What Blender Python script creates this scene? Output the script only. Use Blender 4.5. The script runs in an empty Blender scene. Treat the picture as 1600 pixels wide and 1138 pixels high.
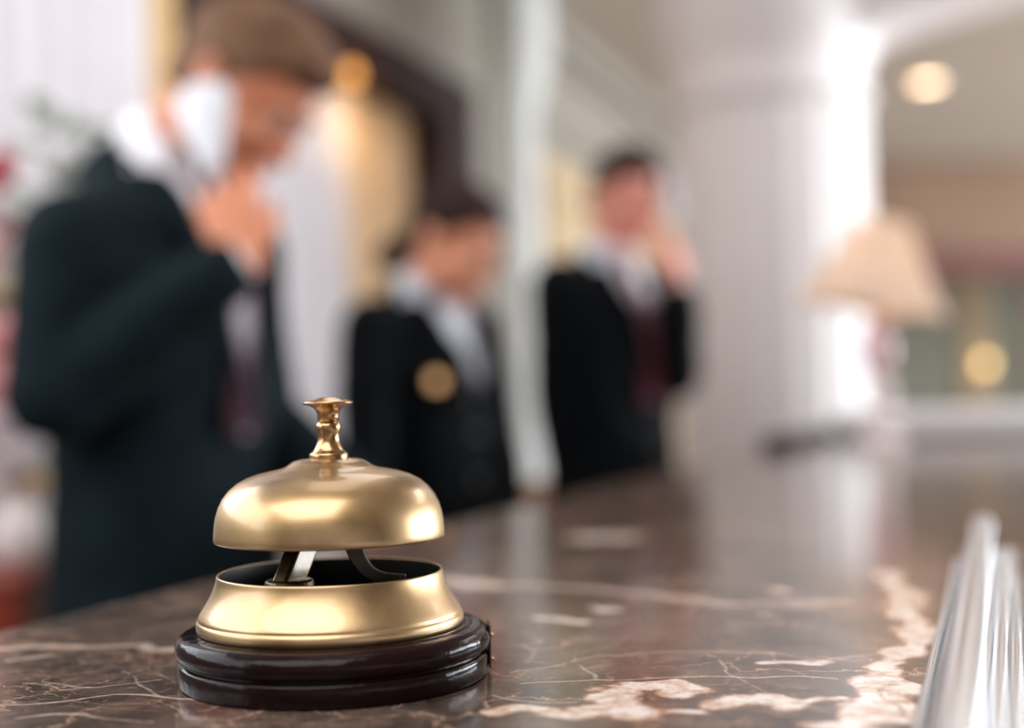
import bpy, bmesh, math, random
from mathutils import Vector, Matrix, noise
random.seed(7)
PI = math.pi
S = bpy.context.scene
C = S.collection
V = Vector

# ------------------------------------------------------------------ camera
FPX = 2000.0
CAMZ = 1.2
pitch, roll = math.radians(1.776), math.radians(1.22)
F0 = V((0, math.cos(pitch), math.sin(pitch)))
U0 = V((0, -math.sin(pitch), math.cos(pitch)))
R0 = V((1, 0, 0))
RR = R0*math.cos(roll) - U0*math.sin(roll)
UU = U0*math.cos(roll) + R0*math.sin(roll)
CAM = V((0, 0, CAMZ))
def ray(px, py):
    return F0 + RR*((px-800)/FPX) - UU*((py-569)/FPX)
def at(px, py, Y):
    d = ray(px, py); return CAM + d*(Y/d.y)
def atz(px, py, z):
    d = ray(px, py); return CAM + d*((z-CAMZ)/d.z)
cd = bpy.data.cameras.new('camera'); co = bpy.data.objects.new('camera', cd); C.objects.link(co)
m3 = Matrix((RR, UU, -F0)).transposed()
co.matrix_world = Matrix.Translation(CAM) @ m3.to_4x4()
cd.sensor_width = 36; cd.sensor_fit = 'HORIZONTAL'; cd.lens = 45; cd.clip_start = .02
cd.dof.use_dof = True; cd.dof.focus_distance = .457; cd.dof.aperture_fstop = 2.8
S.camera = co
S.view_settings.view_transform = 'Standard'; S.view_settings.look = 'None'
S.view_settings.gamma = 1; S.view_settings.use_curve_mapping = False
S.view_settings.exposure = 0.52

# ------------------------------------------------------------------ materials
def lin(c):
    o = []
    for x in c:
        x /= 255.0
        o.append(x/12.92 if x <= .04045 else ((x+.055)/1.055)**2.4)
    return (o[0], o[1], o[2], 1)
def mat(name, rgb, rough=.5, metal=0, var=.0, scale=8, bump=0, bscale=60, coat=0, sheen=0, trans=0, spec=.5):
    m = bpy.data.materials.new(name); m.use_nodes = True
    nt = m.node_tree; N = nt.nodes; L = nt.links; b = N['Principled BSDF']
    b.inputs['Roughness'].default_value = rough; b.inputs['Metallic'].default_value = metal
    b.inputs['Coat Weight'].default_value = coat; b.inputs['Sheen Weight'].default_value = sheen
    b.inputs['Specular IOR Level'].default_value = spec
    if coat: b.inputs['Coat Roughness'].default_value = .08
    c = lin(rgb)
    tc = N.new('ShaderNodeTexCoord')
    nz = N.new('ShaderNodeTexNoise'); nz.inputs['Scale'].default_value = scale; nz.inputs['Detail'].default_value = 5
    L.new(tc.outputs['Object'], nz.inputs['Vector'])
    cr = N.new('ShaderNodeValToRGB')
    cr.color_ramp.elements[0].position = .3; cr.color_ramp.elements[1].position = .7
    cr.color_ramp.elements[0].color = tuple(x*(1-var) for x in c[:3])+(1,)
    cr.color_ramp.elements[1].color = tuple(min(1, x*(1+var)) for x in c[:3])+(1,)
    L.new(nz.outputs['Fac'], cr.inputs['Fac']); L.new(cr.outputs['Color'], b.inputs['Base Color'])
    if bump:
        n2 = N.new('ShaderNodeTexNoise'); n2.inputs['Scale'].default_value = bscale; n2.inputs['Detail'].default_value = 4
        L.new(tc.outputs['Object'], n2.inputs['Vector'])
        bp = N.new('ShaderNodeBump'); bp.inputs['Strength'].default_value = bump; bp.inputs['Distance'].default_value = .002
        L.new(n2.outputs['Fac'], bp.inputs['Height']); L.new(bp.outputs['Normal'], b.inputs['Normal'])
    if trans:
        t = N.new('ShaderNodeBsdfTranslucent'); mx = N.new('ShaderNodeMixShader'); mx.inputs[0].default_value = trans
        L.new(cr.outputs['Color'], t.inputs['Color']); L.new(b.outputs[0], mx.inputs[1]); L.new(t.outputs[0], mx.inputs[2])
        L.new(mx.outputs[0], N['Material Output'].inputs['Surface'])
    return m
def emit(name, rgb, s):
    m = bpy.data.materials.new(name); m.use_nodes = True
    b = m.node_tree.nodes['Principled BSDF']
    b.inputs['Base Color'].default_value = lin(rgb)
    b.inputs['Emission Color'].default_value = lin(rgb); b.inputs['Emission Strength'].default_value = s
    return m

def brass(name, c1, c2, r1, r2, scale=18):
    m = bpy.data.materials.new(name); m.use_nodes = True
    nt = m.node_tree; N = nt.nodes; L = nt.links; b = N['Principled BSDF']
    b.inputs['Metallic'].default_value = 1; b.inputs['Coat Weight'].default_value = .6; b.inputs['Coat Roughness'].default_value = .14
    tc = N.new('ShaderNodeTexCoord')
    nz = N.new('ShaderNodeTexNoise'); nz.inputs['Scale'].default_value = scale; nz.inputs['Detail'].default_value = 7
    nz.inputs['Roughness'].default_value = .6
    L.new(tc.outputs['Object'], nz.inputs['Vector'])
    cr = N.new('ShaderNodeValToRGB'); cr.color_ramp.elements[0].position = .38; cr.color_ramp.elements[1].position = .66
    cr.color_ramp.elements[0].color = lin(c1); cr.color_ramp.elements[1].color = lin(c2)
    L.new(nz.outputs['Fac'], cr.inputs['Fac']); L.new(cr.outputs['Color'], b.inputs['Base Color'])
    n2 = N.new('ShaderNodeTexNoise'); n2.inputs['Scale'].default_value = 45; n2.inputs['Detail'].default_value = 6
    L.new(tc.outputs['Object'], n2.inputs['Vector'])
    mr = N.new('ShaderNodeMapRange'); mr.inputs['From Min'].default_value = .35; mr.inputs['From Max'].default_value = .65
    mr.inputs['To Min'].default_value = r1; mr.inputs['To Max'].default_value = r2
    L.new(n2.outputs['Fac'], mr.inputs['Value']); L.new(mr.outputs[0], b.inputs['Roughness'])
    # fine turned lines: noise stretched round the axis
    mp = N.new('ShaderNodeMapping'); mp.inputs['Scale'].default_value = (30, 30, 2600)
    L.new(tc.outputs['Object'], mp.inputs['Vector'])
    n3 = N.new('ShaderNodeTexNoise'); n3.inputs['Scale'].default_value = 1; n3.inputs['Detail'].default_value = 3
    L.new(mp.outputs[0], n3.inputs['Vector'])
    bp = N.new('ShaderNodeBump'); bp.inputs['Strength'].default_value = .05; bp.inputs['Distance'].default_value = .0004
    L.new(n3.outputs['Fac'], bp.inputs['Height']); L.new(bp.outputs['Normal'], b.inputs['Normal'])
    return m

M = {}
M['brass'] = brass('satin_brass', (158,130,92), (192,162,122), .32, .44)
M['old_brass'] = brass('aged_brass', (138,102,64), (196,156,108), .16, .3, 60)
M['dark_brass'] = brass('tarnished_brass', (50,40,26), (92,72,44), .35, .5, 160)
M['dark_iron'] = mat('blackened_steel', (74,68,62), .38, .9, .3, 60)
M['lacquer'] = mat('black_red_lacquer', (22,9,10), .16, 0, .35, 22, .2, 140, coat=.0, spec=.13)
M['inside'] = mat('green_black_lining', (28,30,28), .5, .3, .5, 40)  # mottled near-black green for the inside of the bell ring
M['chrome'] = mat('polished_chrome', (240,242,246), .27, 1, .03, 30, .05, 300)
M['suit'] = mat('navy_wool', (14,26,31), .9, 0, .12, 30, .3, 400, spec=.12)
M['suit2'] = mat('black_wool', (7,11,15), .9, 0, .12, 30, .3, 400, spec=.12)
M['trouser'] = mat('charcoal_wool', (20,23,28), .9, 0, .1, 30)
M['shirt'] = mat('white_cotton', (232,230,236), .8, 0, .02, 20)
M['shirt_blue'] = mat('pale_blue_cotton', (208,214,224), .8, 0, .02, 20)
M['skin'] = mat('skin', (206,132,98), .5, 0, .06, 12)
M['skin2'] = mat('skin_tan', (224,152,118), .5, 0, .06, 12)
M['skin3'] = mat('skin_rosy', (228,152,134), .5, 0, .06, 12)
M['hair'] = mat('light_brown_hair', (104,76,58), .7, 0, .35, 40, .5, 150, spec=.15)
M['hair2'] = mat('dark_brown_hair', (44,28,25), .7, 0, .3, 40, .5, 150, spec=.15)
M['eye'] = mat('eye_white', (205,190,180), .4)
M['iris'] = mat('iris', (60,44,34), .2)
M['lip'] = mat('lip', (186,104,92), .5)
M['tie'] = mat('maroon_silk', (122,62,78), .45, 0, .25, 60)
M['tie_dark'] = mat('plum_silk', (92,66,76), .45, 0, .25, 60)
M['badge'] = mat('gold_badge', (196,140,70), .45, .3, .1, 60)
M['button'] = mat('button', (60,60,66), .3)
M['shoe'] = mat('black_leather', (16,15,15), .3)
M['phone'] = mat('white_plastic', (206,208,216), .4)
M['grey_plastic'] = mat('grey_plastic', (120,122,126), .4)
M['plaster'] = mat('white_plaster', (226,222,224), .6, 0, .02, 3)
M['column'] = mat('column_plaster', (228,224,226), .55, 0, .02, 3)
M['wall'] = mat('grey_beige_paint', (138,131,121), .7, 0, .03, 2)
M['beige'] = mat('beige_paint', (176,154,122), .7, 0, .05, 2)
M['ceil'] = mat('ceiling_paint', (180,172,163), .8, 0, .03, 1)
M['brownwall'] = mat('tan_panel', (124,96,76), .6, 0, .08, 1.5)
M['redtrim'] = mat('dark_red_wood', (104,52,50), .5, 0, .2, 3)
M['olive'] = mat('olive_grey_paint', (134,132,118), .7, 0, .15, 1.2)
M['wood'] = mat('dark_mahogany', (40,20,20), .6, 0, .3, 5, spec=.2)
M['redwood'] = mat('red_brown_wood', (116,38,20), .35, 0, .35, 5)
M['chairwood'] = mat('chestnut_wood', (150,96,60), .4, 0, .2, 9)
M['gold'] = mat('gold_fabric', (196,158,106), .6, 0, .12, 4)
M['curtain'] = mat('white_voile', (234,230,234), .8, 0, .02, 3, trans=.35)
M['cream'] = mat('cream_fabric', (226,196,158), .8, 0, .05, 3, trans=.2)
M['floor'] = mat('floor_stone', (150,128,108), .25, 0, .1, 3)
M['shade'] = mat('cream_lamp_shade', (250,232,214), .8, 0, .03, 5, trans=.45)
M['porcelain'] = mat('pale_porcelain', (240,228,228), .15, 0, .04, 20, coat=.5)
M['pinkglass'] = mat('rose_porcelain', (216,168,176), .15, 0, .1, 20, coat=.5)
M['whitestone'] = mat('white_stone', (228,226,230), .3, 0, .04, 8)
M['glassy'] = mat('window_glass', (220,228,232), .1)
M['leaf'] = mat('leaf', (140,150,134), .6, 0, .2, 20)
M['pink'] = mat('pink_petals', (238,182,182), .7, 0, .1, 30)
M['red'] = mat('crimson_petals', (176,44,66), .7, 0, .15, 30)
M['whitepetal'] = mat('white_petals', (232,222,226), .7, 0, .04, 30)
M['yellowpetal'] = mat('yellow_petals', (206,172,120), .7, 0, .1, 30)
M['vase'] = mat('white_glazed_vase', (226,216,214), .25, 0, .02, 20)

# ------------------------------------------------------------------ mesh helpers
def tag(o, label=None, cat=None, group=None, kind=None):
    if label: o['label'] = label
    if cat: o['category'] = cat
    if group: o['group'] = group
    if kind: o['kind'] = kind
    return o
def empty(name, loc, label, cat, group=None):
    o = bpy.data.objects.new(name, None); C.objects.link(o); o.location = loc; o.empty_display_size = .05
    return tag(o, label, cat, group)
def obj(name, bm, m, parent=None, smooth=True, kind=None, bevel=0, world=True):
    """world=True: bmesh coordinates are world; they are made relative to the parent."""
    me = bpy.data.meshes.new(name)
    if world and parent is not None:
        off = parent.location.copy(); q = parent.parent
        while q is not None: off += q.location; q = q.parent
        bmesh.ops.translate(bm, verts=bm.verts, vec=-off)
    bmesh.ops.recalc_face_normals(bm, faces=bm.faces)
    bm.to_mesh(me); bm.free()
    if smooth:
        for p in me.polygons: p.use_smooth = True
    me.materials.append(m)
    o = bpy.data.objects.new(name, me); C.objects.link(o)
    if parent is not None: o.parent = parent
    if kind: o['kind'] = kind
    if bevel:
        b = o.modifiers.new('bevel', 'BEVEL'); b.width = bevel; b.segments = 3; b.limit_method = 'ANGLE'
        if smooth:
            for p in me.polygons: p.use_smooth = False
    return o
def lathe(bm, prof, c=(0,0,0), segs=96, flute=0, fd=0, axis=None):
    rings = []
    A = Matrix.Identity(3) if axis is None else V((0,0,1)).rotation_difference(axis.normalized()).to_matrix()
    c = V(c)
    for r, z in prof:
        if r < 1e-7:
            rings.append([bm.verts.new(c + A @ V((0,0,z)))]); continue
        row = []
        for i in range(segs):
            a = 2*PI*i/segs
            rr = r - (fd*abs(math.sin(a*flute/2))**.6 if flute else 0)
            row.append(bm.verts.new(c + A @ V((rr*math.cos(a), rr*math.sin(a), z))))
        rings.append(row)
    for a, b in zip(rings, rings[1:]):
        if len(a) == 1 and len(b) == 1: continue
        for i in range(segs):
            j = (i+1) % segs
            if len(a) == 1: bm.faces.new((a[0], b[i], b[j]))
            elif len(b) == 1: bm.faces.new((a[i], a[j], b[0]))
            else: bm.faces.new((a[i], a[j], b[j], b[i]))
    return bm
def smoothprof(pts, n=4):
    out = []
    P = [V((p[0], p[1])) for p in pts]
    for i in range(len(P)-1):
        p0, p1, p2, p3 = P[max(i-1,0)], P[i], P[i+1], P[min(i+2,len(P)-1)]
        for k in range(n):
            t = k/n
            q = .5*((2*p1)+(-p0+p2)*t+(2*p0-5*p1+4*p2-p3)*t*t+(-p0+3*p1-3*p2+p3)*t**3)
            out.append((max(q.x, 0), q.y))
    out.append(tuple(P[-1])); return out
def box(bm, c, s, X=V((1,0,0)), Y=V((0,1,0)), Z=V((0,0,1))):
    c = V(c); v = []
    for i in (-1,1):
        for j in (-1,1):
            for k in (-1,1):
                v.append(bm.verts.new(c + X*(i*s[0]/2) + Y*(j*s[1]/2) + Z*(k*s[2]/2)))
    for f in ((0,1,3,2),(4,6,7,5),(0,4,5,1),(2,3,7,6),(0,2,6,4),(1,5,7,3)):
        bm.faces.new([v[i] for i in f])
    return bm
def ell(bm, c, rad, X, Y, Z, u=20, v=14):
    mt = Matrix((X*rad[0], Y*rad[1], Z*rad[2])).transposed().to_4x4(); mt.translation = c
    bmesh.ops.create_uvsphere(bm, u_segments=u, v_segments=v, radius=1, matrix=mt)
def ball(bm, c, r, u=20, v=14):
    bmesh.ops.create_uvsphere(bm, u_segments=u, v_segments=v, radius=r, matrix=Matrix.Translation(c))
def tube(bm, pts, rads, segs=16, flat=None, caps=True):
    """swept tube through pts; flat=(dir, factor) squashes sections along dir"""
    pts = [V(p) for p in pts]; rings = []
    ref = None
    for i, p in enumerate(pts):
        t = (pts[min(i+1,len(pts)-1)] - pts[max(i-1,0)]).normalized()
        if ref is None: ref = t.orthogonal().normalized()
        a = (ref - t*ref.dot(t)).normalized(); ref = a; b = t.cross(a)
        row = []
        for k in range(segs):
            an = 2*PI*k/segs
            o = (a*math.cos(an) + b*math.sin(an))*rads[i]
            if flat: o = o - flat[0]*(o.dot(flat[0])*(1-flat[1]))
            row.append(bm.verts.new(p+o))
        rings.append(row)
    for x, y in zip(rings, rings[1:]):
        for k in range(segs):
            j = (k+1) % segs; bm.faces.new((x[k], x[j], y[j], y[k]))
    if caps:
        bm.faces.new(rings[0][::-1]); bm.faces.new(rings[-1])
def cap(bm, p0, p1, r0, r1, segs=16, n=5):
    """tapered capsule"""
    p0, p1 = V(p0), V(p1); d = (p1-p0).normalized()
    pts = []; rs = []
    for k in range(n):
        a = PI/2*(1-k/n); pts.append(p0 - d*r0*math.sin(a)); rs.append(max(r0*math.cos(a), 1e-4))
    pts.append(p0); rs.append(r0); pts.append(p1); rs.append(r1)
    for k in range(1, n+1):
        a = PI/2*k/n; pts.append(p1 + d*r1*math.sin(a)); rs.append(max(r1*math.cos(a), 1e-4))
    # straight spine: fixed frame
    a = d.orthogonal().normalized(); b = d.cross(a); rings = []
    for p, r in zip(pts, rs):
        rings.append([bm.verts.new(p + (a*math.cos(2*PI*k/segs)+b*math.sin(2*PI*k/segs))*r) for k in range(segs)])
    for x, y in zip(rings, rings[1:]):
        for k in range(segs):
            j = (k+1) % segs; bm.faces.new((x[k], x[j], y[j], y[k]))
    bm.faces.new(rings[0][::-1]); bm.faces.new(rings[-1])
def loft(bm, rings, segs=28, p=2.4):
    """rings: (center, A, wa, B, wb) super-ellipses"""
    rows = []
    for c, A, wa, B, wb in rings:
        row = []
        for k in range(segs):
            t = 2*PI*k/segs; x, y = math.cos(t), math.sin(t)
            x = math.copysign(abs(x)**(2/p), x); y = math.copysign(abs(y)**(2/p), y)
            row.append(bm.verts.new(V(c) + A*(wa*x) + B*(wb*y)))
        rows.append(row)
    for x, y in zip(rows, rows[1:]):
        for k in range(segs):
            j = (k+1) % segs; bm.faces.new((x[k], x[j], y[j], y[k]))
    bm.faces.new(rows[0][::-1]); bm.faces.new(rows[-1])
def remesh(bm, voxel, smooth=4):
    """fuse overlapping volumes into one continuous surface; returns a new bmesh"""
    bmesh.ops.recalc_face_normals(bm, faces=bm.faces)
    me = bpy.data.meshes.new('tmp'); bm.to_mesh(me); bm.free()
    o = bpy.data.objects.new('tmp', me); C.objects.link(o)
    r = o.modifiers.new('r', 'REMESH'); r.mode = 'VOXEL'; r.voxel_size = voxel
    s = o.modifiers.new('s', 'SMOOTH'); s.iterations = smooth; s.factor = .5
    dg = bpy.context.evaluated_depsgraph_get(); ev = o.evaluated_get(dg)
    m2 = bpy.data.meshes.new_from_object(ev)
    nb = bmesh.new(); nb.from_mesh(m2)
    bpy.data.objects.remove(o); bpy.data.meshes.remove(me); bpy.data.meshes.remove(m2)
    return nb
def strip(name, bm, m, parent, th):
    o = obj(name, bm, m, parent); s = o.modifiers.new('th', 'SOLIDIFY'); s.thickness = th; s.offset = 0
    return o

UP = V((0,0,1))
D = V((.351, .936, 0)).normalized()          # along the counter
NN = V((.936, -.351, 0)).normalized()        # towards the guests
CT = 1.10                                     # counter top height
B0 = atz(350, 903.5, CT)                      # a point on the staff-side edge
def cp(s, n, z=CT):
    return B0 + D*s + NN*n + UP*(z-CT)

# ------------------------------------------------------------------ marble
MARKS = {}
def marble():
    m = bpy.data.materials.new('brown_marble'); m.use_nodes = True
    nt = m.node_tree; N = nt.nodes; L = nt.links; b = N['Principled BSDF']
    geo = N.new('ShaderNodeNewGeometry')
    fl = N.new('ShaderNodeVectorMath'); fl.operation = 'MULTIPLY'; fl.inputs[1].default_value = (1,1,0)
    L.new(geo.outputs['Position'], fl.inputs[0])
    def noise_n(scale, det=6, rough=.6, dist=0, src=None):
        n = N.new('ShaderNodeTexNoise'); n.inputs['Scale'].default_value = scale; n.inputs['Detail'].default_value = det
        n.inputs['Roughness'].default_value = rough; n.inputs['Distortion'].default_value = dist
        L.new(src or fl.outputs[0], n.inputs['Vector']); return n
    def warp(src, scale, amp):
        n = noise_n(scale, 5, .65)
        s = N.new('ShaderNodeVectorMath'); s.operation = 'SUBTRACT'; s.inputs[1].default_value = (.5,.5,.5)
        L.new(n.outputs['Color'], s.inputs[0])
        k = N.new('ShaderNodeVectorMath'); k.operation = 'SCALE'; k.inputs['Scale'].default_value = amp
        L.new(s.outputs[0], k.inputs[0])
        a = N.new('ShaderNodeVectorMath'); a.operation = 'ADD'; L.new(src, a.inputs[0]); L.new(k.outputs[0], a.inputs[1])
        f = N.new('ShaderNodeVectorMath'); f.operation = 'MULTIPLY'; f.inputs[1].default_value = (1,1,0)
        L.new(a.outputs[0], f.inputs[0]); return f.outputs[0]
    patches = [
        (9,[(955,1088),(985,1072),(1040,1072),(1079,1082)]), (10,[(951,1090),(990,1119)]),
        (7,[(785,1109),(887,1112),(964,1115)]), (8,[(1134,1100),(1168,1092),(1223,1098)]),
        (4,[(1040,1113),(1100,1111)]), (5,[(1230,1104),(1262,1098),(1300,1092)]),
        ([9,9,12,10,10,9,8,8,8,9],[(1387,893),(1397,915),(1423,935),(1408,953),(1436,983),(1436,1003),(1397,1028),(1372,1055),(1352,1090),(1352,1128)]),
        (6,[(1389,1064),(1422,1083),(1412,1118)]), (8,[(1280,1134),(1376,1126)]),
        (8,[(850,965),(900,972)]), (10,[(1215,922),(1225,922)]), (9,[(935,952),(942,953)]),
        (14,[(690,905),(760,915)]), (34,[(935,840),(955,840)]), (4,[(1190,1036),(1290,1034)]),
    ]
    thin = [
        (2.2,[(815,1070),(938,1062),(1032,1060),(1113,1058),(1304,1060)]),
        (1.3,[(1100,1017),(1151,1060),(1185,1077),(1300,1115)]),
        (2.0,[(947,1024),(1074,1019),(1210,1021),(1300,1034),(1389,1019)]),
        (1.6,[(790,1052),(880,1040),(947,1024)]), (1.2,[(880,1000),(930,1062)]), (1.2,[(1190,1018),(1260,1062)]),
        (12,[(700,918),(824,915),(972,924),(1142,945),(1312,941)]),
        (6,[(0,1013),(94,1011),(226,1008),(240,1017),(274,1017)]), (3.6,[(21,1034),(84,1025)]),
        (2.2,[(20,1122),(130,1115),(250,1130)]), (1.5,[(40,1070),(90,1076),(140,1071)]), (2.6,[(0,1103),(105,1097),(188,1086),(293,1094)]), (1.4,[(188,1051),(251,1092)]),
        (2,[(770,1085),(840,1098),(900,1096)]), (1.5,[(250,1062),(150,1072),(60,1070)]),
    ]
    MARKS['patch'] = patches; MARKS['thin'] = thin
    def field(nm, scale, amp):
        a = N.new('ShaderNodeAttribute'); a.attribute_name = nm
        n = noise_n(scale, 6, .7); q = N.new('ShaderNodeMath'); q.operation = 'MULTIPLY_ADD'
        q.inputs[1].default_value = amp; q.inputs[2].default_value = -amp/2; L.new(n.outputs['Fac'], q.inputs[0])
        z = N.new('ShaderNodeMath'); z.operation = 'ADD'; L.new(a.outputs['Fac'], z.inputs[0]); L.new(q.outputs[0], z.inputs[1])
        return z.outputs[0]
    pm = field('patch', 95, 1.7); tm = field('thin', 120, 1.5)
    # brown ground
    nz = noise_n(20, 9, .68, 1.2); cr = N.new('ShaderNodeValToRGB'); e = cr.color_ramp.elements
    e[0].position = .30; e[0].color = lin((42,36,32)); e[1].position = .72; e[1].color = lin((134,112,98))
    x = cr.color_ramp.elements.new(.45); x.color = lin((70,60,54)); x = cr.color_ramp.elements.new(.58); x.color = lin((92,77,69))
    L.new(nz.outputs['Fac'], cr.inputs['Fac'])
    n2 = noise_n(7, 5, .6, .8); r2 = N.new('ShaderNodeValToRGB'); r2.color_ramp.elements[0].position = .52; r2.color_ramp.elements[1].position = .7
    L.new(n2.outputs['Fac'], r2.inputs['Fac'])
    def mix(fac, a, bcol, k=1):
        n = N.new('ShaderNodeMix'); n.data_type = 'RGBA'
        if k != 1:
            q = N.new('ShaderNodeMath'); q.operation = 'MULTIPLY'; q.inputs[1].default_value = k; L.new(fac, q.inputs[0]); fac = q.outputs[0]
        L.new(fac, n.inputs[0]); L.new(a, n.inputs[6])
        if isinstance(bcol, tuple): n.inputs[7].default_value = bcol
        else: L.new(bcol, n.inputs[7])
        return n.outputs[2]
    col = mix(r2.outputs['Color'], cr.outputs['Color'], lin((100,60,52)), .4)
    # hairline cracks everywhere
    vo = N.new('ShaderNodeTexVoronoi'); vo.feature = 'DISTANCE_TO_EDGE'; vo.inputs['Scale'].default_value = 22
    w3 = warp(fl.outputs[0], 25, .06); L.new(w3, vo.inputs['Vector'])
    vr = N.new('ShaderNodeMapRange'); vr.inputs['From Min'].default_value = 0; vr.inputs['From Max'].default_value = .022
    vr.inputs['To Min'].default_value = 1; vr.inputs['To Max'].default_value = 0; L.new(vo.outputs['Distance'], vr.inputs['Value'])
    n5 = noise_n(9, 3); q5 = N.new('ShaderNodeValToRGB'); q5.color_ramp.elements[0].position = .40; q5.color_ramp.elements[1].position = .58
    L.new(n5.outputs['Fac'], q5.inputs['Fac'])
    mm = N.new('ShaderNodeMath'); mm.operation = 'MULTIPLY'; L.new(vr.outputs[0], mm.inputs[0]); L.new(q5.outputs['Color'], mm.inputs[1])
    col = mix(mm.outputs[0], col, lin((196,160,134)), .75)
    vo2 = N.new('ShaderNodeTexVoronoi'); vo2.feature = 'DISTANCE_TO_EDGE'; vo2.inputs['Scale'].default_value = 75
    L.new(w3, vo2.inputs['Vector'])
    v2 = N.new('ShaderNodeMapRange'); v2.inputs['From Max'].default_value = .04
    v2.inputs['To Min'].default_value = 1; v2.inputs['To Max'].default_value = 0; L.new(vo2.outputs['Distance'], v2.inputs['Value'])
    n6 = noise_n(13, 3); q6 = N.new('ShaderNodeValToRGB'); q6.color_ramp.elements[0].position = .42; q6.color_ramp.elements[1].position = .6
    L.new(n6.outputs['Fac'], q6.inputs['Fac'])
    m6 = N.new('ShaderNodeMath'); m6.operation = 'MULTIPLY'; L.new(v2.outputs[0], m6.inputs[0]); L.new(q6.outputs['Color'], m6.inputs[1])
    col = mix(m6.outputs[0], col, lin((172,134,110)), .6)
    n9 = noise_n(140, 6, .7); c9 = N.new('ShaderNodeValToRGB'); c9.color_ramp.elements[0].position = .56; c9.color_ramp.elements[1].position = .72
    L.new(n9.outputs['Fac'], c9.inputs['Fac']); col = mix(c9.outputs['Color'], col, lin((158,124,102)), .6)
    n10 = noise_n(60, 6, .7); c10 = N.new('ShaderNodeValToRGB'); c10.color_ramp.elements[0].position = .54; c10.color_ramp.elements[1].position = .68
    L.new(n10.outputs['Fac'], c10.inputs['Fac']); col = mix(c10.outputs['Color'], col, lin((38,31,28)), .6)
    # cream patches with an ochre rim
    rp = N.new('ShaderNodeMapRange'); rp.inputs['From Min'].default_value = .02; rp.inputs['From Max'].default_value = .2; L.new(pm, rp.inputs['Value'])
    col = mix(rp.outputs[0], col, lin((150,110,84)), .85)
    rq = N.new('ShaderNodeMapRange'); rq.inputs['From Min'].default_value = .2; rq.inputs['From Max'].default_value = .5; L.new(pm, rq.inputs['Value'])
    n8 = noise_n(85, 5, .7); c8 = N.new('ShaderNodeValToRGB'); c8.color_ramp.elements[0].position = .36; c8.color_ramp.elements[0].color = lin((172,134,106))
    c8.color_ramp.elements[1].position = .56; c8.color_ramp.elements[1].color = lin((214,204,198)); L.new(n8.outputs['Fac'], c8.inputs['Fac'])
    col = mix(rq.outputs[0], col, c8.outputs['Color'])
    rt = N.new('ShaderNodeMapRange'); rt.inputs['From Min'].default_value = .15; rt.inputs['From Max'].default_value = 1.0; L.new(tm, rt.inputs['Value'])
    col = mix(rt.outputs[0], col, lin((200,176,162)), .75)
    L.new(col, b.inputs['Base Color'])
    b.inputs['Roughness'].default_value = .13
    b.inputs['IOR'].default_value = 1.52
    n7 = noise_n(6, 3); bp = N.new('ShaderNodeBump'); bp.inputs['Strength'].default_value = .02; bp.inputs['Distance'].default_value = .002
    L.new(n7.outputs['Fac'], bp.inputs['Height']); L.new(bp.outputs['Normal'], b.inputs['Normal'])
    return m
M['marble'] = marble()

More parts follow.
